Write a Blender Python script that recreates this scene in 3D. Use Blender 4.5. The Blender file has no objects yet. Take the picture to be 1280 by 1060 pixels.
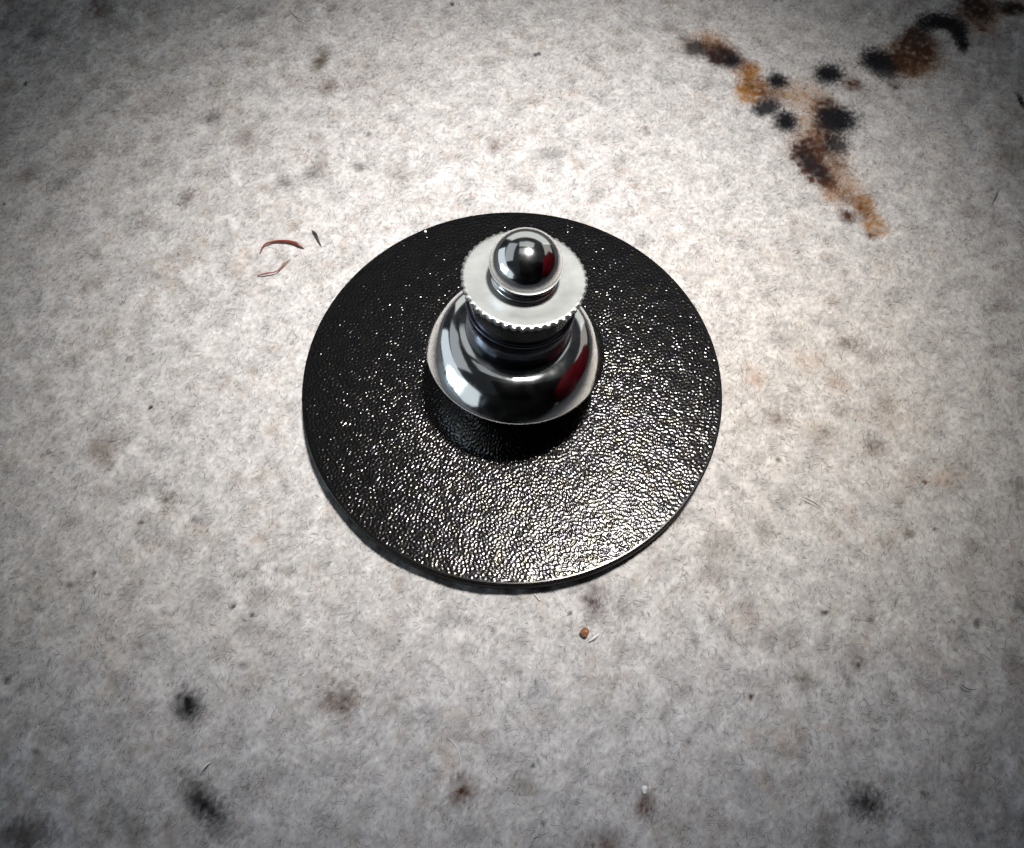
import bpy, math
import numpy as np
from mathutils import Vector, Euler

S = 0.001                      # all numbers below are millimetres
scene = bpy.context.scene
col = scene.collection
rng = np.random.default_rng(7)

# ------------------------------------------------------------------ camera, world, lamps, exposure
DISC_TOP = 1.3                 # height of the badge's upper face above the fabric
cam_d = bpy.data.cameras.new("camera")
cam_d.sensor_fit = 'HORIZONTAL'
cam_d.sensor_width = 36.0
cam_d.lens = 36.0 * 1060.0 / 1280.0
cam_d.clip_start = 0.001
cam_d.clip_end = 20.0
cam = bpy.data.objects.new("camera", cam_d)
cam.location = (0.0, -24.1237 * S, (44.6334 + DISC_TOP) * S)
cam.rotation_euler = (math.radians(90 - 64.66584), 0, 0)
col.objects.link(cam)
scene.camera = cam

world = bpy.data.worlds.new("World")
scene.world = world
world.use_nodes = True
bg = world.node_tree.nodes["Background"]
bg.inputs[0].default_value = (0.78, 0.89, 1.0, 1)
bg.inputs[1].default_value = 0.018


def aim(o, target):
    d = Vector(target) - o.location
    o.rotation_euler = d.to_track_quat('-Z', 'Y').to_euler()


def spot_lamp(name, loc, target, energy, color, radius, cone, blend):
    l = bpy.data.lights.new(name, 'SPOT')
    l.energy = energy
    l.color = color
    l.shadow_soft_size = radius * S
    l.spot_size = math.radians(cone)
    l.spot_blend = blend
    o = bpy.data.objects.new(name, l)
    o.location = Vector(loc) * S
    aim(o, Vector(target) * S)
    col.objects.link(o)
    return o


def area_lamp(name, loc, target, radiance, color, sx, sy, shape='RECTANGLE'):
    l = bpy.data.lights.new(name, 'AREA')
    l.shape = shape
    l.size, l.size_y = sx * S, sy * S
    l.energy = radiance * math.pi * (sx * S) * (sy * S)
    l.color = color
    o = bpy.data.objects.new(name, l)
    o.location = Vector(loc) * S
    aim(o, Vector(target) * S)
    col.objects.link(o)
    return o


# one lamp above and behind the badge (its cone is narrowed to imitate a vignette in the corners),
# a pale ceiling behind it and a window at the left, both seen in the chrome
spot_lamp("overhead_lamp", (30, 35, 202), (0.4, 7.2, 0), 5.0, (1.0, 0.967, 0.937), 13, 19.6, 1.0)
area_lamp("back_wall_light", (60, 480, 160), (0, 0, 130), 0.64, (0.97, 1.0, 0.97), 760, 280)
area_lamp("ceiling_light", (20, 270, 430), (0, 0, 8), 0.40, (0.95, 0.99, 1.0), 320, 150)
area_lamp("ceiling_front_light", (10, 70, 480), (0, 0, 8), 0.28, (0.93, 0.96, 1.0), 330, 150)
area_lamp("ceiling_corner_light", (-330, 130, 330), (0, 0, 8), 0.36, (0.88, 0.95, 1.0), 460, 230)
area_lamp("window_light", (-430, -90, 75), (0, 0, 8), 8.0, (0.66, 0.84, 1.0), 140, 110, 'ELLIPSE')
area_lamp("window_glint_light", (-420, -190, 60), (0, 0, 8), 3.5, (0.72, 0.87, 1.0), 50, 60, 'ELLIPSE')
area_lamp("left_wall_light", (-480, 30, 140), (0, 20, 120), 0.78, (0.82, 0.92, 1.0), 640, 230)
area_lamp("left_corner_light", (-400, -280, 120), (0, 0, 100), 0.60, (0.82, 0.92, 0.98), 380, 210, 'ELLIPSE')
area_lamp("right_corner_light", (330, -330, 120), (0, 0, 100), 0.10, (0.85, 0.93, 1.0), 220, 200, 'ELLIPSE')
area_lamp("right_wall_light", (480, 180, 210), (0, 60, 150), 0.30, (1.0, 0.93, 0.86), 560, 270)

scene.view_settings.view_transform = 'Standard'
scene.view_settings.look = 'None'
scene.view_settings.exposure = 0.0
scene.view_settings.gamma = 1.0
scene.view_settings.use_curve_mapping = False
scene.render.engine = 'CYCLES'
scene.cycles.use_denoising = True
scene.cycles.denoising_prefilter = "ACCURATE"
scene.cycles.max_bounces = 8
scene.cycles.sample_clamp_indirect = 6.0

# ------------------------------------------------------------------ helpers


def tag(o, label=None, cat=None, group=None, kind=None):
    if label: o["label"] = label
    if cat: o["category"] = cat
    if group: o["group"] = group
    if kind: o["kind"] = kind
    return o


def mesh_np(name, verts, tris=None, quads=None, mat=None, parent=None, smooth=True):
    """one mesh object from numpy arrays (millimetres)"""
    verts = np.asarray(verts, dtype=np.float64)
    me = bpy.data.meshes.new(name)
    loops, starts, n = [], [], 0
    if quads is not None and len(quads):
        loops.append(np.asarray(quads, dtype=np.int32).ravel())
        starts.append(np.arange(len(quads), dtype=np.int32) * 4)
        n = len(quads) * 4
    if tris is not None and len(tris):
        loops.append(np.asarray(tris, dtype=np.int32).ravel())
        starts.append(np.arange(len(tris), dtype=np.int32) * 3 + n)
    loops = np.concatenate(loops); starts = np.concatenate(starts)
    me.vertices.add(len(verts)); me.loops.add(len(loops)); me.polygons.add(len(starts))
    me.vertices.foreach_set("co", (verts * S).astype(np.float32).ravel())
    me.loops.foreach_set("vertex_index", loops)
    me.polygons.foreach_set("loop_start", starts)
    me.update(calc_edges=True)
    me.validate()
    me.polygons.foreach_set("use_smooth", np.full(len(starts), smooth, dtype=bool))
    if mat: me.materials.append(mat)
    o = bpy.data.objects.new(name, me)
    if parent: o.parent = parent
    col.objects.link(o)
    return o


def empty(name, loc, rot=(0, 0, 0)):
    o = bpy.data.objects.new(name, None)
    o.empty_display_size = 0.002
    o.location = Vector(loc) * S
    o.rotation_euler = rot
    col.objects.link(o)
    return o


def catmull(pts, n):
    p = np.asarray(pts, dtype=float)
    q = np.vstack([2 * p[0] - p[1], p, 2 * p[-1] - p[-2]])
    out = []
    for i in range(len(p) - 1):
        a, b, c, d = q[i], q[i + 1], q[i + 2], q[i + 3]
        for k in range(n):
            t = k / n
            out.append(0.5 * ((2 * b) + (-a + c) * t + (2 * a - 5 * b + 4 * c - d) * t * t + (-a + 3 * b - 3 * c + d) * t ** 3))
    out.append(p[-1])
    return np.array(out)


def lathe(name, prof, seg, mat, parent, rfun=None, sharp=None):
    """surface of revolution; prof = (radius, height) from bottom to top"""
    prof = np.asarray(prof, dtype=float)
    m = len(prof)
    th = np.arange(seg) * 2 * np.pi / seg
    R = np.repeat(prof[:, :1], seg, 1)
    if rfun is not None: R = R + rfun(prof[:, 0], prof[:, 1], th)
    V = np.stack([R * np.cos(th), R * np.sin(th), np.repeat(prof[:, 1:], seg, 1)], -1).reshape(-1, 3)
    i, j = np.meshgrid(np.arange(m - 1), np.arange(seg), indexing='ij')
    a = i * seg + j; b = i * seg + (j + 1) % seg
    Q = np.stack([a, b, b + seg, a + seg], -1).reshape(-1, 4)
    V = np.vstack([V, [[0, 0, prof[0, 1]], [0, 0, prof[-1, 1]]]])
    k = np.arange(seg); k2 = (k + 1) % seg
    T = np.vstack([np.stack([k2, k, 0 * k + len(V) - 2], -1),
                   np.stack([k + (m - 1) * seg, k2 + (m - 1) * seg, 0 * k + len(V) - 1], -1)])
    o = mesh_np(name, V, T, Q, mat, parent)
    if sharp: o.data.set_sharp_from_angle(angle=math.radians(sharp))
    return o


def fillet(pts, r, n=5):
    """round the corners of a profile"""
    p = np.asarray(pts, dtype=float)
    out = [p[0]]
    for i in range(1, len(p) - 1):
        a, b, c = p[i - 1], p[i], p[i + 1]
        u, v = a - b, c - b
        lu, lv = np.linalg.norm(u), np.linalg.norm(v)
        rr = min(r, lu * .45, lv * .45)
        s, e = b + u / lu * rr, b + v / lv * rr
        for t in np.linspace(0, 1, n):
            out.append((1 - t) ** 2 * s + 2 * t * (1 - t) * b + t * t * e)
    out.append(p[-1])
    return np.array(out)


def band_noise(n, size, lam, width, seed, ax=1.0, ay=1.0):
    """periodic band-limited gaussian noise, n x n cells over size mm, rms 1"""
    r = np.random.default_rng(seed)
    f = np.fft.rfft2(r.standard_normal((n, n)))
    ky = np.fft.fftfreq(n, size / n)[:, None] * ay
    kx = np.fft.rfftfreq(n, size / n)[None, :] * ax
    k = np.sqrt(kx * kx + ky * ky) + 1e-9
    f *= np.exp(-(np.log(k * lam) / width) ** 2) / np.sqrt(k)
    f[0, 0] = 0
    w = np.fft.irfft2(f, s=(n, n))
    return (w / w.std()).astype(np.float32)


def samp(img, size, x, y):
    """bilinear periodic lookup"""
    n = img.shape[0]
    u = np.mod(np.asarray(x) / size, 1.0) * n
    v = np.mod(np.asarray(y) / size, 1.0) * n
    i = np.floor(u).astype(int) % n; j = np.floor(v).astype(int) % n
    fu = u - np.floor(u); fv = v - np.floor(v)
    i2 = (i + 1) % n; j2 = (j + 1) % n
    return (img[j, i] * (1 - fu) + img[j, i2] * fu) * (1 - fv) + (img[j2, i] * (1 - fu) + img[j2, i2] * fu) * fv


def sstep(a, b, x):
    t = np.clip((x - a) / (b - a), 0, 1)
    return t * t * (3 - 2 * t)


# ------------------------------------------------------------------ materials


def new_mat(name):
    m = bpy.data.materials.new(name)
    m.use_nodes = True
    nt = m.node_tree
    return m, nt, nt.nodes["Principled BSDF"]


def node(nt, kind, **kw):
    n = nt.nodes.new(kind)
    for k, v in kw.items():
        setattr(n, k, v)
    return n


def noise(nt, scale, detail=4, rough=.6):
    tc = node(nt, 'ShaderNodeTexCoord')
    n = node(nt, 'ShaderNodeTexNoise')
    n.inputs['Scale'].default_value = scale
    n.inputs['Detail'].default_value = detail
    n.inputs['Roughness'].default_value = rough
    nt.links.new(tc.outputs['Object'], n.inputs['Vector'])
    return n


def ramp(nt, src, stops):
    r = node(nt, 'ShaderNodeValToRGB')
    e = r.color_ramp.elements
    while len(e) < len(stops): e.new(0.5)
    for k, (p, c) in enumerate(stops):
        e[k].position = p
        e[k].color = (*c, 1) if len(c) == 3 else c
    nt.links.new(src, r.inputs[0])
    return r


def fabric_mat(name, fine, alpha=1.0):
    m, nt, b = new_mat(name)
    at = node(nt, 'ShaderNodeAttribute', attribute_name="print")
    n = noise(nt, fine, 3, .65)
    r = ramp(nt, n.outputs['Fac'], [(.25, (.74, .74, .745)), (.72, (1.14, 1.135, 1.13))])
    mx = node(nt, 'ShaderNodeMix', data_type='RGBA', blend_type='MULTIPLY')
    mx.inputs['Factor'].default_value = 1.0
    nt.links.new(at.outputs['Color'], mx.inputs['A'])
    nt.links.new(r.outputs['Color'], mx.inputs['B'])
    nt.links.new(mx.outputs['Result'], b.inputs['Base Color'])
    b.inputs['Roughness'].default_value = .9
    b.inputs['Alpha'].default_value = alpha
    b.inputs['Specular IOR Level'].default_value = .15
    bp = node(nt, 'ShaderNodeBump')
    bp.inputs['Strength'].default_value = .4
    bp.inputs['Distance'].default_value = .00004
    nt.links.new(n.outputs['Fac'], bp.inputs['Height'])
    nt.links.new(bp.outputs['Normal'], b.inputs['Normal'])
    return m


M_FABRIC = fabric_mat("brushed_fabric", 3600)
M_NAP = fabric_mat("fabric_nap", 2400, .5)


def chrome_mat(name, rough, tint=(.88, .89, .88), lo=.6, hi=1.5):
    m, nt, b = new_mat(name)
    n = noise(nt, 900, 4)
    r = ramp(nt, n.outputs['Fac'], [(.3, (rough * lo,) * 3), (.75, (rough * hi,) * 3)])
    nt.links.new(r.outputs['Color'], b.inputs['Roughness'])
    b.inputs['Metallic'].default_value = 1
    b.inputs['Base Color'].default_value = (*tint, 1)
    n2 = noise(nt, 420, 3)
    bp = node(nt, 'ShaderNodeBump')
    bp.inputs['Strength'].default_value = .14
    bp.inputs['Distance'].default_value = .0001
    nt.links.new(n2.outputs['Fac'], bp.inputs['Height'])
    nt.links.new(bp.outputs['Normal'], b.inputs['Normal'])
    return m


M_CHROME = chrome_mat("polished_chrome", .11)
M_DARK = chrome_mat("dark_tinted_neck", .16, (.10, .11, .14))  # chrome neck with its dark reflections put into the tint
M_SATIN = chrome_mat("satin_chrome", .40, (.32, .328, .322), .93, 1.07)


def black_metal():
    m, nt, b = new_mat("black_plated_metal")
    n = noise(nt, 1500, 2)
    r = ramp(nt, n.outputs['Color'], [(.3, (.0015, .0015, .002)), (.8, (.003, .003, .003))])
    nt.links.new(r.outputs['Color'], b.inputs['Base Color'])
    b.inputs['Roughness'].default_value = .17
    b.inputs['Specular IOR Level'].default_value = .24
    n3 = noise(nt, 1300, 2)
    t = ramp(nt, n3.outputs['Fac'], [(.32, (1, .94, .78)), (.5, (1, .97, .93)), (.68, (.97, .91, 1))])
    nt.links.new(t.outputs['Color'], b.inputs['Specular Tint'])
    return m


M_BLACK = black_metal()


def plain_mat(name, c0, c1, rough, scale=2000, spec=.4):
    m, nt, b = new_mat(name)
    n = noise(nt, scale, 3)
    r = ramp(nt, n.outputs['Fac'], [(.3, c0), (.7, c1)])
    nt.links.new(r.outputs['Color'], b.inputs['Base Color'])
    b.inputs['Roughness'].default_value = rough
    b.inputs['Specular IOR Level'].default_value = spec
    return m


M_EDGE = plain_mat("black_edge_lacquer", (.002, .002, .0025), (.004, .004, .004), .4, 1500, .12)
M_HAIR = plain_mat("dark_red_brown_hair", (.10, .018, .011), (.22, .038, .022), .35)
M_HAIR_DARK = plain_mat("dark_hair", (.012, .009, .008), (.035, .022, .016), .4)
M_HAIR_PALE = plain_mat("pale_fibre", (.50, .50, .51), (.60, .60, .61), .35)
M_CRUMB = plain_mat("brown_crumb", (.10, .035, .012), (.34, .14, .06), .22, 2600, .7)
M_GRIT = plain_mat("white_dust", (.6, .6, .6), (.8, .8, .8), .5)
M_PHONE = plain_mat("phone_black", (.004, .004, .0045), (.006, .006, .0065), .6, 300, .1)
M_RED = plain_mat("red_knit", (.16, .004, .010), (.26, .010, .018), .9, 250, .1)

# ------------------------------------------------------------------ the fabric the badge lies on


def axis(lo, hi, step, far):
    a = list(np.arange(lo, hi + 1e-6, step))
    up, s = [], step
    while a[-1] + sum([]) < far:
        s *= 1.28
        a.append(a[-1] + s)
    s, x, dn = step, lo, []
    while x > -far:
        s *= 1.28
        x -= s
        dn.append(x)
    return np.array(dn[::-1] + a)


GX = axis(-46.0, 46.0, .118, 260.0)
GY = axis(-31.0, 42.0, .118, 260.0)
X, Y = np.meshgrid(GX, GY)
N1 = band_noise(1024, 100.0, 7.0, 1.0, 11)
N2 = band_noise(1024, 100.0, 1.7, .8, 12)
N3 = band_noise(1024, 60.0, .55, .6, 13, .6, 1.0)
N4 = band_noise(1024, 36.0, .28, .5, 14, .5, 1.0)
N5 = band_noise(1024, 100.0, 3.2, .8, 15)
N6 = band_noise(1024, 60.0, .9, .8, 16)
n1 = samp(N1, 100, X, Y); n2 = samp(N2, 100, X, Y); n3 = samp(N3, 60, X, Y)
n4 = samp(N4, 36, X, Y); n5 = samp(N5, 100, X, Y); n6 = samp(N6, 60, X, Y)
n7 = samp(N2, 100, X + 37.3, Y + 51.1); n8 = samp(N3, 60, X + 17.3, Y + 31.1)

# the print: pale ground with brown-grey mottling ...
tone = 1 + .050 * n5 + .062 * n2 + .055 * n6 + .055 * n3 + .060 * n4
base = np.array([.362, .351, .343])
C = base * tone[..., None]
wm = np.exp(-(((X - 20) / 13) ** 2 + ((Y + 1) / 12) ** 2))[..., None] * .8      # cream tint right of the badge
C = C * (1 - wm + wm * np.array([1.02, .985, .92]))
cl = sstep(-11, -25, Y)[..., None]  # cool cast of the light painted into the cloth towards the front
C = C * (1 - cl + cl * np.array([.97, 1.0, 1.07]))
br = np.clip(.5 * n7 + .45 * n1 - .25, 0, 2)[..., None] * .34
C = C * (1 - br) + C * np.array([.78, .69, .61]) * br
gr = np.clip(.6 * n6 - .4 * n5 + .5 * n8 - .9, 0, 2)[..., None] * .26
C = C * (1 - gr) + np.array([.115, .115, .115]) * gr
# ... and its blots: x, y, radius x, radius y, turn, strength, ink
INK = {'k': (.004, .004, .006), 'w': (.048, .018, .008), 'g': (.053, .050, .048), 'o': (.070, .055, .033),
       't': (.215, .102, .029), 'b': (.095, .108, .13), 'p': (.053, .036, .041)}
BLOTS = """
-32.43 33.68 0.858 1.265 0 0.6 w
-31.14 32.6 0.639 0.934 0 0.4 w
-36.24 30.79 0.737 0.766 0 0.5 g
-20.51 32.76 0.746 0.926 0 0.4 g
-16.41 31.39 0.423 0.604 0 0.4 g
-14.49 27.87 0.578 1.037 0 0.55 o
-13.53 25.33 0.69 0.779 0 0.4 w
-21.65 25.33 0.568 0.896 0 0.4 o
-21.67 22.16 0.556 0.59 0 0.7 g
-24.96 23.96 0.905 0.965 0 0.25 w
-18.94 20.25 0.686 1.172 0 0.4 w
-15.73 16.24 0.476 0.539 0 0.6 g
-13.92 17.09 0.479 0.496 0 0.6 g
-22.23 14.67 0.414 0.579 0 0.6 w
-24.71 12.79 0.557 0.589 0 0.4 w
-31.21 16.11 0.646 0.698 0 0.45 g
-33.73 17.09 0.766 0.889 0 0.4 w
-28.63 24.23 0.524 0.445 20 0.4 g
-31.57 12.79 0.742 0.952 0 0.25 o
-13.93 20.12 0.587 0.673 0 0.3 w
-20.0 29.76 0.585 0.593 0 0.35 w
-27.23 19.61 0.487 0.651 0 0.25 w
-25.38 20.12 0.352 0.471 0 0.35 w
-25.45 17.84 0.347 0.456 0 0.35 g
-32.39 23.01 0.499 0.687 0 0.3 w
-35.94 25.47 0.122 0.229 0 1.0 k
-34.62 14.19 0.094 0.122 0 1.0 k
-38.13 32.45 2.554 2.825 0 0.3 g
-16.77 -18.6 0.596 0.852 30 1.0 k
-15.05 -23.32 1.557 0.599 -40 0.95 k
-23.96 -24.54 1.07 0.744 0 0.7 k
-18.54 -24.18 1.074 0.395 -35 0.45 g
-23.1 -11.5 0.106 0.111 0 1.0 k
-24.33 -12.11 0.166 0.141 0 0.6 k
-21.3 -15.17 0.191 0.148 0 0.6 k
-15.16 -13.43 0.164 0.136 0 0.9 k
-14.07 -13.82 0.134 0.105 0 0.8 k
-14.82 -11.57 0.334 0.25 0 0.5 g
-13.83 -12.8 0.54 0.458 0 0.35 w
-14.07 -16.53 0.29 0.228 0 0.5 g
-8.85 -18.26 0.855 0.616 0 0.4 w
-26.44 -17.16 0.216 0.259 0 0.7 g
-24.06 -20.79 0.167 0.134 0 0.6 k
-19.94 -20.21 0.14 0.134 0 0.5 k
-23.65 -14.51 0.074 0.075 0 0.8 k
-15.51 -15.6 0.584 0.436 0 0.2 g
-27.35 -11.5 0.243 0.16 0 0.5 g
17.5 -23.14 0.895 0.704 -15 0.95 k
15.28 -17.16 0.605 0.479 0 0.6 o
18.33 -15.82 0.583 0.581 0 0.45 w
18.33 -16.46 0.145 0.129 0 0.9 k
12.41 -18.06 0.1 0.152 0 1.0 k
16.96 -13.67 0.193 0.136 0 0.9 k
25.07 -14.22 0.148 0.242 0 0.8 g
19.38 -14.04 0.119 0.12 0 0.7 k
17.59 -17.16 0.173 0.481 25 0.6 g
20.46 -22.7 0.177 0.128 0 0.7 k
19.52 -17.99 0.4 0.307 0 0.35 g
27.68 -13.18 0.448 0.341 0 0.6 k
12.82 -13.7 0.669 0.6 0 0.3 w
10.95 -11.57 0.834 0.7 0 0.4 w
9.86 -15.17 0.22 0.291 0 0.5 g
8.97 -20.21 0.196 0.237 0 0.5 g
26.4 -17.02 0.577 0.865 0 0.35 w
22.78 -22.7 0.681 0.513 0 0.25 g
12.82 -17.3 0.546 0.364 0 0.3 g
15.21 -24.9 0.799 0.363 0 0.4 g
11.64 -22.45 0.546 1.138 30 0.25 b
15.91 -1.96 0.693 0.655 0 0.5 w
14.95 0.84 0.63 0.722 0 0.35 t
21.04 3.31 0.804 0.416 0 0.5 w
18.59 2.01 1.114 0.739 0 0.25 t
22.36 2.2 0.701 0.447 -20 0.35 w
19.97 -1.62 0.386 0.593 0 0.45 o
21.57 -3.81 0.546 0.404 0 0.55 w
22.39 -9.19 0.347 0.308 0 0.75 o
23.97 -8.92 0.116 0.108 0 1.0 k
23.98 -6.09 0.134 0.13 0 0.8 w
25.24 -6.09 0.119 0.114 0 0.6 k
25.98 -9.94 0.646 0.535 0 0.4 o
31.4 5.88 0.689 0.4 0 0.4 w
29.88 2.66 0.32 0.38 0 0.45 w
18.7 -2.81 0.673 0.444 0 0.35 o
11.63 -9.79 0.863 0.9 0 0.4 o
14.29 -9.19 0.492 0.517 0 0.4 o
15.62 -4.72 0.135 0.148 0 0.7 w
22.23 -7.43 0.206 0.254 0 0.5 g
29.49 -6.33 0.371 0.328 0 0.5 w
25.01 -5.77 1.416 0.361 0 0.3 t
22.48 -1.01 0.698 0.601 0 0.25 w
19.99 0.39 0.628 0.613 0 0.3 t
26.69 -8.13 0.584 0.569 0 0.3 o
-24.28 -4.02 0.845 0.942 0 0.5 w
-19.62 -6.99 0.56 0.533 0 0.65 o
-17.94 -8.41 0.26 0.242 0 0.5 g
-21.9 -1.28 0.104 0.216 -25 1.0 k
-23.77 2.1 0.356 0.25 30 0.5 w
-21.06 -8.55 0.163 0.139 0 0.7 k
-19.99 -1.86 0.551 0.427 0 0.35 w
-27.42 7.54 0.632 0.547 0 0.35 w
-22.97 8.1 0.56 0.457 0 0.3 w
-14.37 -11.21 0.444 0.328 0 0.4 o
-13.71 -5.39 0.568 0.436 0 0.2 o
-20.66 -9.81 0.225 0.203 0 0.4 g
-25.2 -8.21 0.652 0.527 0 0.2 g
-2.39 -22.61 0.599 0.628 0 0.75 w
0.6 -22.35 0.686 0.5 0 0.5 o
6.55 -23.13 0.482 0.623 0 0.75 w
5.85 -21.76 0.403 0.32 0 0.45 b
-2.07 -24.54 0.671 0.428 0 0.5 b
4.57 -13.07 0.626 1.103 -10 0.65 p
6.11 -13.54 0.685 0.406 -20 0.5 g
-8.82 -18.38 0.862 0.514 0 0.45 w
-7.34 -15.0 0.829 0.609 0 0.25 o
3.14 -13.72 0.124 0.109 0 0.8 k
-0.39 -17.2 0.075 0.073 0 1.0 k
0.33 -16.79 0.211 0.176 0 0.6 g
1.45 -17.88 0.508 0.575 0 0.35 b
-4.64 -18.74 0.267 0.198 0 0.5 b
1.04 -21.42 0.13 0.094 0 0.8 k
1.5 -24.03 0.126 0.102 0 0.7 k
-6.02 -13.93 0.434 0.31 0 0.3 g
-2.6 -14.08 0.434 0.309 0 0.3 g
4.28 -24.85 0.919 0.5 0 0.55 w
-1.05 -14.62 0.247 0.184 0 0.4 g
9.0 -17.88 0.448 0.433 0 0.35 w
2.7 -23.97 0.337 0.764 -20 0.35 b
3.62 -21.76 0.23 0.186 0 0.4 g
-14.32 28.04 0.389 0.966 0 0.7 o
-13.52 25.24 0.636 0.755 0 0.4 w
-14.08 33.65 0.404 0.52 0 0.6 g
-4.67 33.98 0.157 0.195 0 1.0 k
1.78 28.49 0.13 0.151 0 1.0 k
2.04 28.58 0.13 0.151 0 1.0 k
-1.95 32.21 0.755 0.825 0 0.3 g
-1.28 19.54 0.53 0.694 0 0.5 w
2.78 18.74 0.648 0.581 0 0.5 g
4.51 25.67 0.255 0.262 0 0.6 g
6.18 27.59 0.56 0.896 0 0.35 w
13.26 29.71 0.481 0.987 0 0.7 o
12.09 31.42 0.663 0.63 0 0.4 w
7.81 18.22 0.444 0.472 0 0.4 g
9.7 20.75 0.247 0.436 0 0.45 w
-10.64 17.56 0.321 0.417 0 0.5 g
-7.75 16.92 0.68 0.773 0 0.35 w
-13.31 17.56 0.442 0.939 0 0.5 w
-10.25 20.43 0.143 0.19 0 0.7 k
-10.19 26.11 1.919 2.053 0 0.15 w
0.44 15.9 0.794 0.608 0 0.25 w
-10.8 27.14 0.215 0.268 0 0.4 w
-10.3 26.11 0.128 0.176 0 0.5 k
17.64 24.92 1.133 1.443 -20 1.0 t
17.67 26.87 0.861 1.025 -30 0.9 t
15.09 29.76 1.254 1.005 -30 0.7 t
19.83 24.64 1.293 0.941 0 0.55 t
21.4 24.37 1.411 1.658 0 0.35 t
22.67 17.34 0.997 1.806 -15 0.55 t
22.16 15.39 0.681 1.073 0 0.7 t
24.03 14.19 0.75 0.96 0 0.8 t
24.46 12.44 0.814 0.983 0 0.75 t
23.48 15.39 0.756 0.977 0 0.5 t
30.0 28.01 2.066 1.817 20 0.8 t
36.43 32.45 1.277 1.565 0 0.7 t
22.36 22.75 1.196 1.893 0 0.5 t
21.56 20.12 1.37 1.563 0 0.6 t
15.99 28.45 1.368 1.046 -25 1.0 w
21.0 18.97 1.203 1.435 -40 1.0 w
21.27 16.97 0.918 1.644 35 1.0 w
30.59 28.88 1.746 1.779 30 0.95 w
30.81 30.5 0.84 1.515 -20 0.9 w
22.74 13.26 0.596 0.473 0 0.95 w
23.94 13.72 0.523 0.811 0 0.6 w
29.59 27.01 1.231 0.983 20 0.7 w
36.25 33.53 1.371 1.586 0 0.95 w
39.04 33.53 1.157 0.828 0 0.95 w
22.88 22.88 0.918 1.247 0 0.8 w
25.2 25.33 0.771 0.675 0 0.75 w
28.24 25.33 0.487 0.395 0 0.7 w
36.14 31.24 0.338 0.308 0 0.8 w
19.15 24.1 0.805 0.714 0 0.5 w
23.14 17.84 0.501 0.859 0 0.6 w
24.03 11.64 0.368 0.324 0 0.7 w
15.21 28.88 1.039 0.876 -25 0.6 w
16.93 27.58 0.824 0.862 -35 0.6 w
17.91 25.47 0.812 0.839 0 0.5 w
18.78 24.37 0.887 0.717 -10 0.55 w
22.47 20.9 0.984 1.16 0 0.75 w
21.81 18.59 0.852 1.122 0 0.7 w
22.15 16.48 0.572 0.99 0 0.5 w
23.0 14.79 0.64 0.822 0 0.45 w
28.91 27.73 1.031 1.049 15 0.85 w
31.67 30.05 0.838 1.086 0 0.7 w
34.94 32.45 1.064 1.062 0 0.6 w
37.54 33.53 1.071 0.954 0 0.6 w
13.99 29.17 0.791 0.82 -15 0.85 k
15.88 28.3 1.159 0.812 -25 0.75 k
16.66 27.87 0.537 0.635 0 0.85 k
19.74 25.8 0.855 0.844 -10 1.0 k
18.48 23.09 1.079 0.758 12 0.95 k
19.72 21.68 0.871 1.01 0 1.0 k
23.59 26.45 1.104 1.139 -15 1.0 k
27.53 27.87 1.362 1.341 -25 1.0 k
27.79 26.73 0.901 0.862 0 0.8 k
23.43 21.95 1.546 1.446 10 1.0 k
23.03 19.56 0.897 0.88 0 0.9 k
21.08 17.59 0.653 1.508 35 0.8 k
20.82 19.1 0.66 1.027 0 0.5 k
33.24 32.0 1.697 0.992 -12 1.0 k
34.28 30.94 0.759 1.102 0 1.0 k
34.25 29.61 0.501 0.903 0 1.0 k
31.91 31.69 0.635 0.863 0 0.85 k
31.1 30.35 0.63 1.21 -20 0.6 k
37.21 23.77 0.201 0.728 0 1.0 k
36.25 33.53 0.857 1.079 0 0.6 k
39.04 33.53 0.857 0.51 0 0.7 k
35.2 18.34 1.159 0.932 -20 0.45 o
31.2 13.61 0.747 0.625 0 0.3 w
32.56 12.67 0.259 0.952 -25 0.3 o
29.3 20.64 0.393 0.265 0 0.25 w
"""
for line in BLOTS.strip().splitlines():
    f = line.split()
    bx, by, rx, ry, rot, st = map(float, f[:6])
    ink = np.array(INK[f[6]])
    R = 2.4 * max(rx, ry) + .4
    i0, i1 = np.searchsorted(GX, [bx - R, bx + R]); j0, j1 = np.searchsorted(GY, [by - R, by + R])
    if i1 <= i0 or j1 <= j0: continue
    sl = (slice(j0, j1), slice(i0, i1))
    ca, sa = math.cos(math.radians(rot)), math.sin(math.radians(rot))
    hard = st > .72 and (bx > 8 and by > 12 or max(rx, ry) < .25)
    w = min(1.0, max(rx, ry) / .5) * (.5 if hard else .7)
    dx = X[sl] - bx + w * (.10 * n6[sl] + .10 * n8[sl] + .07 * n4[sl])
    dy = Y[sl] - by + w * (.10 * n7[sl] + .12 * n3[sl] - .09 * n4[sl])
    d = np.sqrt(((ca * dx + sa * dy) / rx) ** 2 + ((-sa * dx + ca * dy) / ry) ** 2)
    d += w * (.16 * n3[sl] + .10 * n4[sl])
    m = st * (sstep(1.52, .50, d) * (1 + (.0 if f[6] == 'k' else .25) * (n6[sl] + .5 * n3[sl])) if hard else 1.05 * sstep(1.95, 0.0, d) * (1 + (.05 if f[6] == 'k' else .22) * (n3[sl] + n6[sl])))
    m = np.clip(m, 0, 1)[..., None]
    C[sl] = C[sl] * (1 - m) + ink * m
C = np.clip(C, .004, .50)

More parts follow.
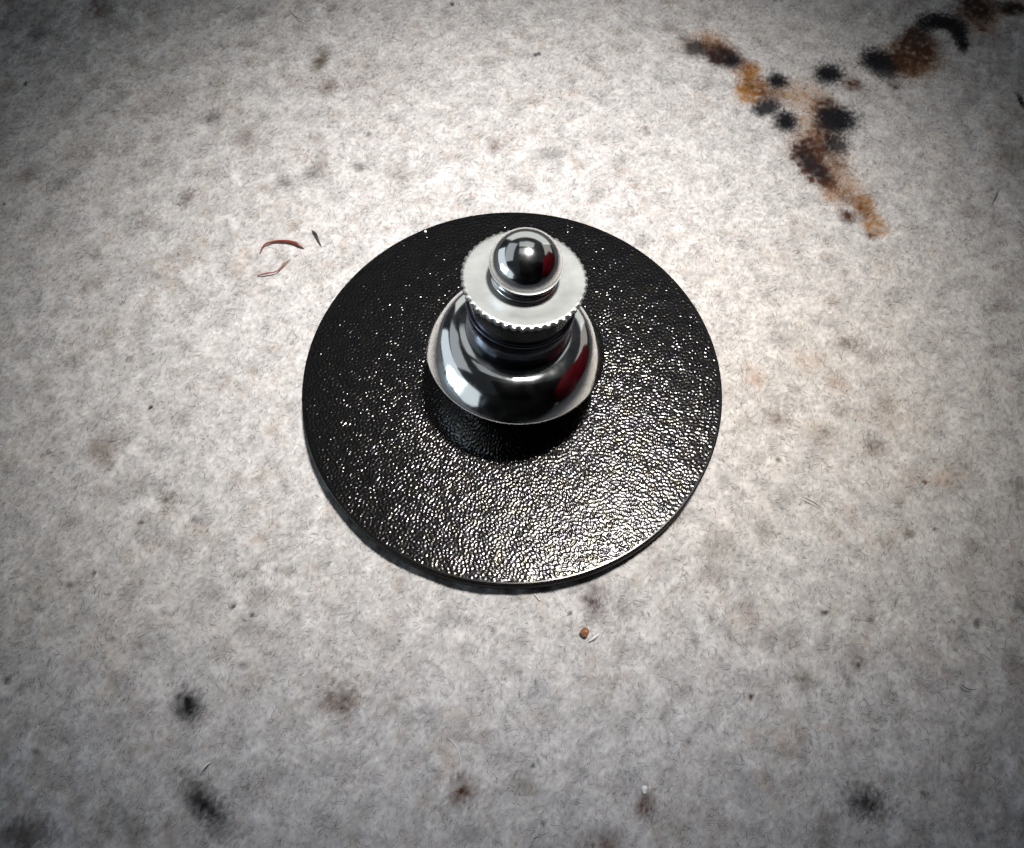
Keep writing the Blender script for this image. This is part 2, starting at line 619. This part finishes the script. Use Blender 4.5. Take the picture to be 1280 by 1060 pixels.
Z = .05 * n1 + .020 * n5 + .016 * n2 + .010 * n6 + .006 * n3 + .003 * n4
ny, nx = X.shape
V = np.stack([X, Y, Z], -1).reshape(-1, 3)
j, i = np.meshgrid(np.arange(ny - 1), np.arange(nx - 1), indexing='ij')
a = j * nx + i
Q = np.stack([a, a + 1, a + nx + 1, a + nx], -1).reshape(-1, 4)
fabric = mesh_np("fabric_surface", V, None, Q, M_FABRIC)
tag(fabric, "pale mottled brushed fabric with brown and black blots under the black disc", "fabric", kind="structure")


def put_print(me, rgb):
    at = me.color_attributes.new("print", 'FLOAT_COLOR', 'POINT')
    c = np.ones((len(rgb), 4), dtype=np.float32)
    c[:, :3] = rgb
    at.data.foreach_set("color", c.ravel())


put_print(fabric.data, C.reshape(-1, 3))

# the nap: short fibres combed over the fabric, each with the colour of the print at its root
NF = 120000
fx = rng.uniform(-45, 45, NF); fy = rng.uniform(-30, 41, NF)
keep = (np.hypot(fx, fy) > 12.35) & (np.abs(fx) < 34 + .45 * (fy + 20).clip(-20, 40)) 
fx, fy = fx[keep], fy[keep]
NF = len(fx)
fi = np.searchsorted(GX, fx).clip(0, nx - 1); fj = np.searchsorted(GY, fy).clip(0, ny - 1)
fz = Z[fj, fi]
ang = 1.25 + .75 * n5[fj, fi] + .35 * n6[fj, fi] + rng.normal(0, .55, NF)
ang = np.where(rng.random(NF) < .12, rng.uniform(0, 6.28, NF), ang)
L = rng.uniform(.16, .5, NF) * np.where(rng.random(NF) < .05, 1.7, 1)
wd = rng.uniform(.008, .016, NF)
bend = rng.normal(0, .6, NF)
lift = rng.uniform(.012, .055, NF)
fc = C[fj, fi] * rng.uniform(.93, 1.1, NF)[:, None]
dk = rng.random(NF) < .008
fc[dk] *= rng.uniform(.2, .6, dk.sum())[:, None]
fc = np.clip(fc, .004, .52)
P0 = np.stack([fx, fy, fz - .02], -1)
d1 = np.stack([np.cos(ang), np.sin(ang), 0 * ang], -1)
d2 = np.stack([np.cos(ang + bend), np.sin(ang + bend), 0 * ang], -1)
P1 = P0 + d1 * (L * .5)[:, None]; P1[:, 2] = fz + lift
P2 = P1 + d2 * (L * .5)[:, None]; P2[:, 2] = fz + lift * rng.uniform(.3, 1.5, NF)
side = np.stack([-d1[:, 1], d1[:, 0], 0 * ang], -1)
tri = [(1, 0), (-.5, .87), (-.5, -.87)]
vs = []
for P, k in ((P0, 1.0), (P1, .9)):
    for s, u in tri:
        q = P + side * (wd * s * k)[:, None]
        q[:, 2] += wd * u * k
        vs.append(q)
vs.append(P2)
FV = np.stack(vs, 1).reshape(-1, 3)
o7 = (np.arange(NF) * 7)[:, None]
FQ = np.stack([o7 + np.array([k, (k + 1) % 3, 3 + (k + 1) % 3, 3 + k]) for k in range(3)], 1).reshape(-1, 4)
FT = np.stack([o7 + np.array([3 + k, 3 + (k + 1) % 3, 6]) for k in range(3)], 1).reshape(-1, 3)
nap = mesh_np("nap", FV, FT, FQ, M_NAP, fabric)
tag(nap, kind="stuff")
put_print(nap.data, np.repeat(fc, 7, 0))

# ------------------------------------------------------------------ the badge, lying face down
badge = empty("pin_badge", (0, 0, 0))
tag(badge, "round black badge with a grained glittering back lying on the pale fabric", "badge")
RD = 12.5
G1 = band_noise(1024, 27.0, .22, .5, 31)
G2 = band_noise(1024, 27.0, .15, .3, 32)
G3 = band_noise(1024, 27.0, 1.6, .7, 33)
rr = np.concatenate([np.arange(2.4, 12.34, .05), [12.36, 12.38, 12.40, 12.42, 12.44, 12.46, 12.475, 12.487, 12.495, 12.5]])
NA = 1440
th = np.arange(NA) * 2 * np.pi / NA
R2, T2 = np.meshgrid(rr, th, indexing='ij')
gx, gy = R2 * np.cos(T2), R2 * np.sin(T2)
g = samp(G1, 27, gx, gy)
g = np.where(g > 0, g * .8, g * 1.15)
slope = np.std(np.gradient(G1, 27.0 / 1024, axis=0))
gz = .138 / slope * g + .0008 * samp(G2, 27, gx, gy) + .003 * samp(G3, 27, gx, gy)
gz *= sstep(12.36, 12.29, R2)
edge = np.clip(R2 - 12.44, 0, 1)
gz = gz - .06 * (1 - np.sqrt(np.clip(1 - (edge / .06) ** 2, 0, 1)))
nr = len(rr)
BV = np.stack([gx, gy, DISC_TOP + gz], -1).reshape(-1, 3)
i, j = np.meshgrid(np.arange(nr - 1), np.arange(NA), indexing='ij')
a = i * NA + j; b = i * NA + (j + 1) % NA
BQ = np.stack([a, a + NA, b + NA, b], -1).reshape(-1, 4)
cen = len(BV)
BV = np.vstack([BV, [[0, 0, DISC_TOP]]])
k = np.arange(NA)
BT = np.stack([0 * k + cen, k, (k + 1) % NA], -1)
back = mesh_np("backplate", BV, BT, BQ, M_BLACK, badge)
tag(back, "grained glossy black back face of the badge")
wall = lathe("edge_band", fillet([(12.0, .10), (12.5, .12), (12.5, 1.24)], .3, 9), 360, M_EDGE, badge)
post = lathe("post", [(.55, DISC_TOP - .2), (.55, 7.5), (.3, 8.0)], 24, M_SATIN, badge)

# ------------------------------------------------------------------ the chrome locking clutch on the badge's post
clutch = empty("pin_clutch", (-.05, -.05, DISC_TOP - .3), (-math.radians(5.0), math.radians(4.0), 0))
tag(clutch, "shiny chrome locking pin clutch with ball tip standing on the black disc", "pin clutch")
t = np.radians(np.interp(np.linspace(0, 1, 48), [0, .2, .38, .6, .88, 1], [88, 76, 58, 42, 33, 30]))                                      # slope of the dome's normal
q = np.stack([np.cumsum(np.sin(t)), -np.cumsum(np.cos(t))], -1)
q -= q[0]
dome = np.stack([2.88 + 2.18 * q[:, 0] / q[-1, 0], 5.55 + 1.95 * q[:, 1] / -q[-1, 1]], -1)      # neck to lip
a = np.radians(np.linspace(18, -80, 12))
lip = np.stack([dome[-1, 0] - .095 + .10 * np.cos(a), dome[-1, 1] - .05 + .11 * np.sin(a)], -1)
dome_p = np.vstack([[[2.9, .5], [3.1, .54], [3.4, 1.1], [4.2, 2.5]], lip[::-1], dome[::-1], [[2.7, 5.56]]])
lathe("base_dome", dome_p, 160, M_CHROME, clutch)
lathe("neck_collar", fillet([(2.92, 5.4), (2.90, 5.75), (2.88, 6.6), (2.90, 7.58), (2.4, 7.68)], .08), 128, M_DARK, clutch)
cap = lathe("locking_cap", fillet([(2.2, 7.64), (2.70, 7.64), (2.74, 7.8), (2.74, 9.1), (2.84, 9.29), (2.0, 9.45)], .08), 128, M_CHROME, clutch)
NT = 46


def teeth(r, h, th):
    ph = np.mod(th * NT / (2 * np.pi), 1.0)
    w = np.where(ph < .5, 1, 0) * 1.0
    w = .5 + .5 * np.clip(1.6 * np.sin(2 * np.pi * ph), -1, 1)
    k = np.where(r > 3.12, 1.0, 0.0)[:, None]
    return k * ((.075 + .02 * np.sin(th * 7.0 + 1)) * w - .04)[None, :]


flange = lathe("flange", [(2.2, 9.27), (2.7, 9.28), (3.10, 9.31), (3.17, 9.35), (3.19, 9.50), (3.17, 9.60), (3.10, 9.64), (3.0, 9.64),
                          (2.5, 9.62), (2.1, 9.60), (1.75, 9.61), (1.2, 9.61)], NT * 8, M_SATIN, cap, teeth, 50)
tt = np.linspace(-.35, np.pi / 2, 26)
tip = catmull([(1.72, 9.60), (1.64, 9.64), (1.61, 9.74), (1.63, 9.95), (1.72, 10.22), (1.81, 10.45)], 6)
tip = np.vstack([tip[:-1], np.stack([1.84 * np.cos(tt), 10.53 + 1.80 * np.sin(tt)], -1)[tt > .0][:-1], [[.02, 12.33]]])
lathe("ball_tip", tip, 128, M_CHROME, cap)

# ------------------------------------------------------------------ small loose things on the fabric


def strand(name, pts, radii, mat, label, cat, group=None, seg=8):
    p = catmull(pts, 7)
    n = len(p)
    rad = np.interp(np.linspace(0, 1, n), np.linspace(0, 1, len(radii)), radii)
    tan = np.gradient(p, axis=0); tan /= np.linalg.norm(tan, axis=1)[:, None]
    up = np.array([0, 0, 1.0])
    sd = np.cross(tan, up); sd /= np.linalg.norm(sd, axis=1)[:, None]
    un = np.cross(sd, tan)
    th = np.arange(seg) * 2 * np.pi / seg
    org = p[0].copy()
    V = (p[:, None] + rad[:, None, None] * (np.cos(th)[None, :, None] * sd[:, None] + np.sin(th)[None, :, None] * un[:, None])).reshape(-1, 3)
    i, j = np.meshgrid(np.arange(n - 1), np.arange(seg), indexing='ij')
    a = i * seg + j; b = i * seg + (j + 1) % seg
    Q = np.stack([a, a + seg, b + seg, b], -1).reshape(-1, 4)
    k = np.arange(1, seg - 1)
    T = np.vstack([np.stack([0 * k, k, k + 1], -1), (n - 1) * seg + np.stack([0 * k, k + 1, k], -1)])
    o = mesh_np(name, V - org, T, Q, mat)
    o.location = Vector(org) * S
    tag(o, label, cat, group)
    return o


def lay(xy, z=.17):
    return [(x, y, z + (.06 if 0 < k < len(xy) - 1 else -.05)) for k, (x, y) in enumerate(xy)]


HG = "loose hairs on the fabric"
strand("loose_hair", lay([(-16.67, 10.05), (-16.43, 10.64), (-15.87, 10.9), (-15.3, 10.96), (-14.76, 10.9), (-14.21, 10.7), (-13.81, 10.44)]),
       [.03, .055, .07, .08, .11, .11, .03], M_HAIR, "arched dark red-brown hair left of the black disc, thickest of the loose hairs", "hair", HG)
strand("loose_hair", lay([(-16.6, 8.27), (-15.98, 8.36), (-15.43, 8.49), (-15.15, 8.77), (-14.88, 9.15), (-14.56, 9.6)]),
       [.03, .05, .035, .05, .04, .015], M_HAIR, "thin bent red-brown hair just below the arched hair", "hair", HG)
strand("loose_hair", lay([(-13.37, 11.88), (-13.1, 11.55), (-12.93, 11.16), (-12.66, 10.64)]),
       [.05, .08, .065, .015], M_HAIR_DARK, "short black tapered hair nearest the disc's upper left edge", "hair", HG)
strand("loose_hair", lay([(16.64, -7.06), (16.93, -7.26), (17.31, -7.5), (17.68, -7.74)]),
       [.015, .025, .025, .01], M_HAIR_DARK, "fine straight dark hair right of the disc's lower right edge", "hair", HG)
strand("loose_hair", lay([(23.4, -17.47), (23.68, -17.71), (24.17, -17.75)]),
       [.02, .028, .012], M_HAIR_DARK, "fine bent dark hair near the lower right corner", "hair", HG)
strand("loose_hair", lay([(32.67, 14.04), (33.11, 14.73), (33.5, 15.43)]),
       [.02, .03, .015], M_HAIR_DARK, "fine slanting dark hair by the right edge below the animal-print blots", "hair", HG)
strand("loose_hair", lay([(-17.1, 32.88), (-16.66, 32.26), (-15.96, 31.99)]),
       [.02, .03, .012], M_HAIR_DARK, "tiny dark hair at the top edge left of the middle", "hair", HG)
strand("pale_fibre", lay([(4.13, -15.25), (4.39, -15.08), (4.65, -14.87)], .2),
       [.05, .075, .05], M_HAIR_PALE, "short thick white fibre touching the brown crumb", "fibre", "pale fibres on the fabric")
strand("pale_fibre", lay([(-15.5, -21.67), (-15.37, -21.45), (-15.17, -21.23)]),
       [.03, .05, .02], M_HAIR_PALE, "small white fibre above the long black blot at lower left", "fibre", "pale fibres on the fabric")
strand("pale_fibre", lay([(-3.47, -20.01), (-3.1, -20.21), (-2.75, -20.62), (-2.57, -21.16), (-2.6, -21.7)]),
       [.01, .018, .022, .022, .012], M_HAIR_PALE, "pale curled fibre above the brown blot at the bottom", "fibre", "pale fibres on the fabric")
strand("pale_fibre", lay([(1.22, -12.71), (1.52, -13.06)], .2),
       [.02, .03], M_HAIR_PALE, "tiny pale fibre poking out under the disc's front edge", "fibre", "pale fibres on the fabric")


def nugget(name, loc, r, mat, label, cat, seed, squash=(1, 1, 1)):
    q = np.random.default_rng(seed)
    n, m = 10, 14
    V = []
    ph = q.uniform(0, 6.28, 6)
    for a in np.linspace(-np.pi / 2, np.pi / 2, n):
        for b in np.arange(m) * 2 * np.pi / m:
            d = np.array([np.cos(a) * np.cos(b), np.cos(a) * np.sin(b), np.sin(a)])
            k = 1 + .16 * np.sin(3 * d[0] + ph[0]) + .14 * np.sin(4 * d[1] + ph[1]) + .12 * np.sin(5 * d[2] + ph[2])
            V.append(d * k * r * np.array(squash))
    i, j = np.meshgrid(np.arange(n - 1), np.arange(m), indexing='ij')
    a = i * m + j; b = i * m + (j + 1) % m
    Q = np.stack([a, b, b + m, a + m], -1).reshape(-1, 4)
    o = mesh_np(name, np.array(V), None, Q, mat)
    o.location = Vector(loc) * S
    return tag(o, label, cat)


nugget("crumb", (3.86, -14.80, .26), .24, M_CRUMB, "shiny brown crumb on the fabric below the disc", "crumb", 3, (1.0, 1.15, .9))
nugget("dust_speck", (-5.64, 10.86, DISC_TOP + .05), .085, M_GRIT, "pale dust speck on the disc's upper left rim", "dust", 5)
nugget("glass_bead", (6.6, -22.5, .14), .17, M_GRIT, "tiny pale glassy bead beside the brown blot at the bottom", "bead", 8)

# ------------------------------------------------------------------ what the chrome mirrors: the phone that took the picture, a red sleeve
right = Vector((1, 0, 0)); view = Vector((0, math.cos(math.radians(64.66584)), -math.sin(math.radians(64.66584))))
upv = right.cross(view)


def rounded_slab(name, w, h, d, r, mat, parent=None):
    pts = []
    for cx, cy, a0 in ((w / 2 - r, h / 2 - r, 0), (-w / 2 + r, h / 2 - r, 90), (-w / 2 + r, -h / 2 + r, 180), (w / 2 - r, -h / 2 + r, 270)):
        for t in np.linspace(0, 90, 8):
            a = math.radians(a0 + t)
            pts.append((cx + r * math.cos(a), cy + r * math.sin(a)))
    pts = np.array(pts); n = len(pts)
    rows = [(0.96, -d / 2), (1.0, -d / 2 + .8), (1.0, d / 2 - .8), (0.96, d / 2)]
    V = np.vstack([np.column_stack([pts * s, np.full(n, z)]) for s, z in rows] + [[[0, 0, -d / 2], [0, 0, d / 2]]])
    i, j = np.meshgrid(np.arange(3), np.arange(n), indexing='ij')
    a = i * n + j; b = i * n + (j + 1) % n
    Q = np.stack([a, b, b + n, a + n], -1).reshape(-1, 4)
    k = np.arange(n); k2 = (k + 1) % n
    T = np.vstack([np.stack([k2, k, 0 * k + 4 * n], -1), np.stack([3 * n + k, 3 * n + k2, 0 * k + 4 * n + 1], -1)])
    return mesh_np(name, V, T, Q, mat, parent, smooth=False)


phone = empty("phone", (0, 0, 0))
c = Vector((0, -24.1237, 44.6334 + DISC_TOP)) - view * 9 + right * 24 - upv * 68
phone.location = c * S
phone.rotation_euler = cam.rotation_euler
tag(phone, "black phone held above the badge, seen mirrored in the chrome clutch", "phone")
rounded_slab("phone_body", 84, 160, 8, 9, M_PHONE, phone)



def sleeve(name, path, rads, mat, label):
    """a crumpled knit tube lying on the table outside the picture"""
    p = catmull(path, 9)
    n, m = len(p), 28
    rad = np.interp(np.linspace(0, 1, n), np.linspace(0, 1, len(rads)), rads)
    tan = np.gradient(p, axis=0); tan /= np.linalg.norm(tan, axis=1)[:, None]
    sd = np.cross(tan, [0, 0, 1.0]); sd /= np.linalg.norm(sd, axis=1)[:, None]
    un = np.cross(sd, tan)
    th = np.arange(m) * 2 * np.pi / m
    s = np.arange(n)[:, None]
    k = rad[:, None] * (1 + .06 * np.sin(5 * th + .55 * s) + .04 * np.sin(s * 1.3 + 2 * th))
    V = (p[:, None] + k[..., None] * (np.cos(th)[None, :, None] * sd[:, None] + np.sin(th)[None, :, None] * un[:, None])).reshape(-1, 3)
    i, j = np.meshgrid(np.arange(n - 1), np.arange(m), indexing='ij')
    a = i * m + j; b = i * m + (j + 1) % m
    Q = np.stack([a, a + m, b + m, b], -1).reshape(-1, 4)
    kk = np.arange(1, m - 1)
    T = np.vstack([np.stack([0 * kk, kk, kk + 1], -1), (n - 1) * m + np.stack([0 * kk, kk + 1, kk], -1)])
    org = p[n // 2] * np.array([1, 1, 0])
    o = mesh_np(name, V - org, T, Q, mat)
    o.location = Vector(org) * S
    return tag(o, label, "sleeve")


sleeve("red_sleeve", [(125, -135, 56), (158, -66, 64), (188, 6, 64), (212, 70, 54)], [44, 66, 66, 48], M_RED,
       "dark red sleeve at the right, seen mirrored in the chrome clutch")
sleeve("dark_reflection_tube", [(-60, -118, 36), (-10, -96, 34), (45, -98, 36), (95, -125, 40)], [30, 33, 34, 36], M_PHONE,  # black tube added out of view, mirrored to darken the dome's front
       "black sleeve before the badge, seen mirrored in the chrome dome's dark front")
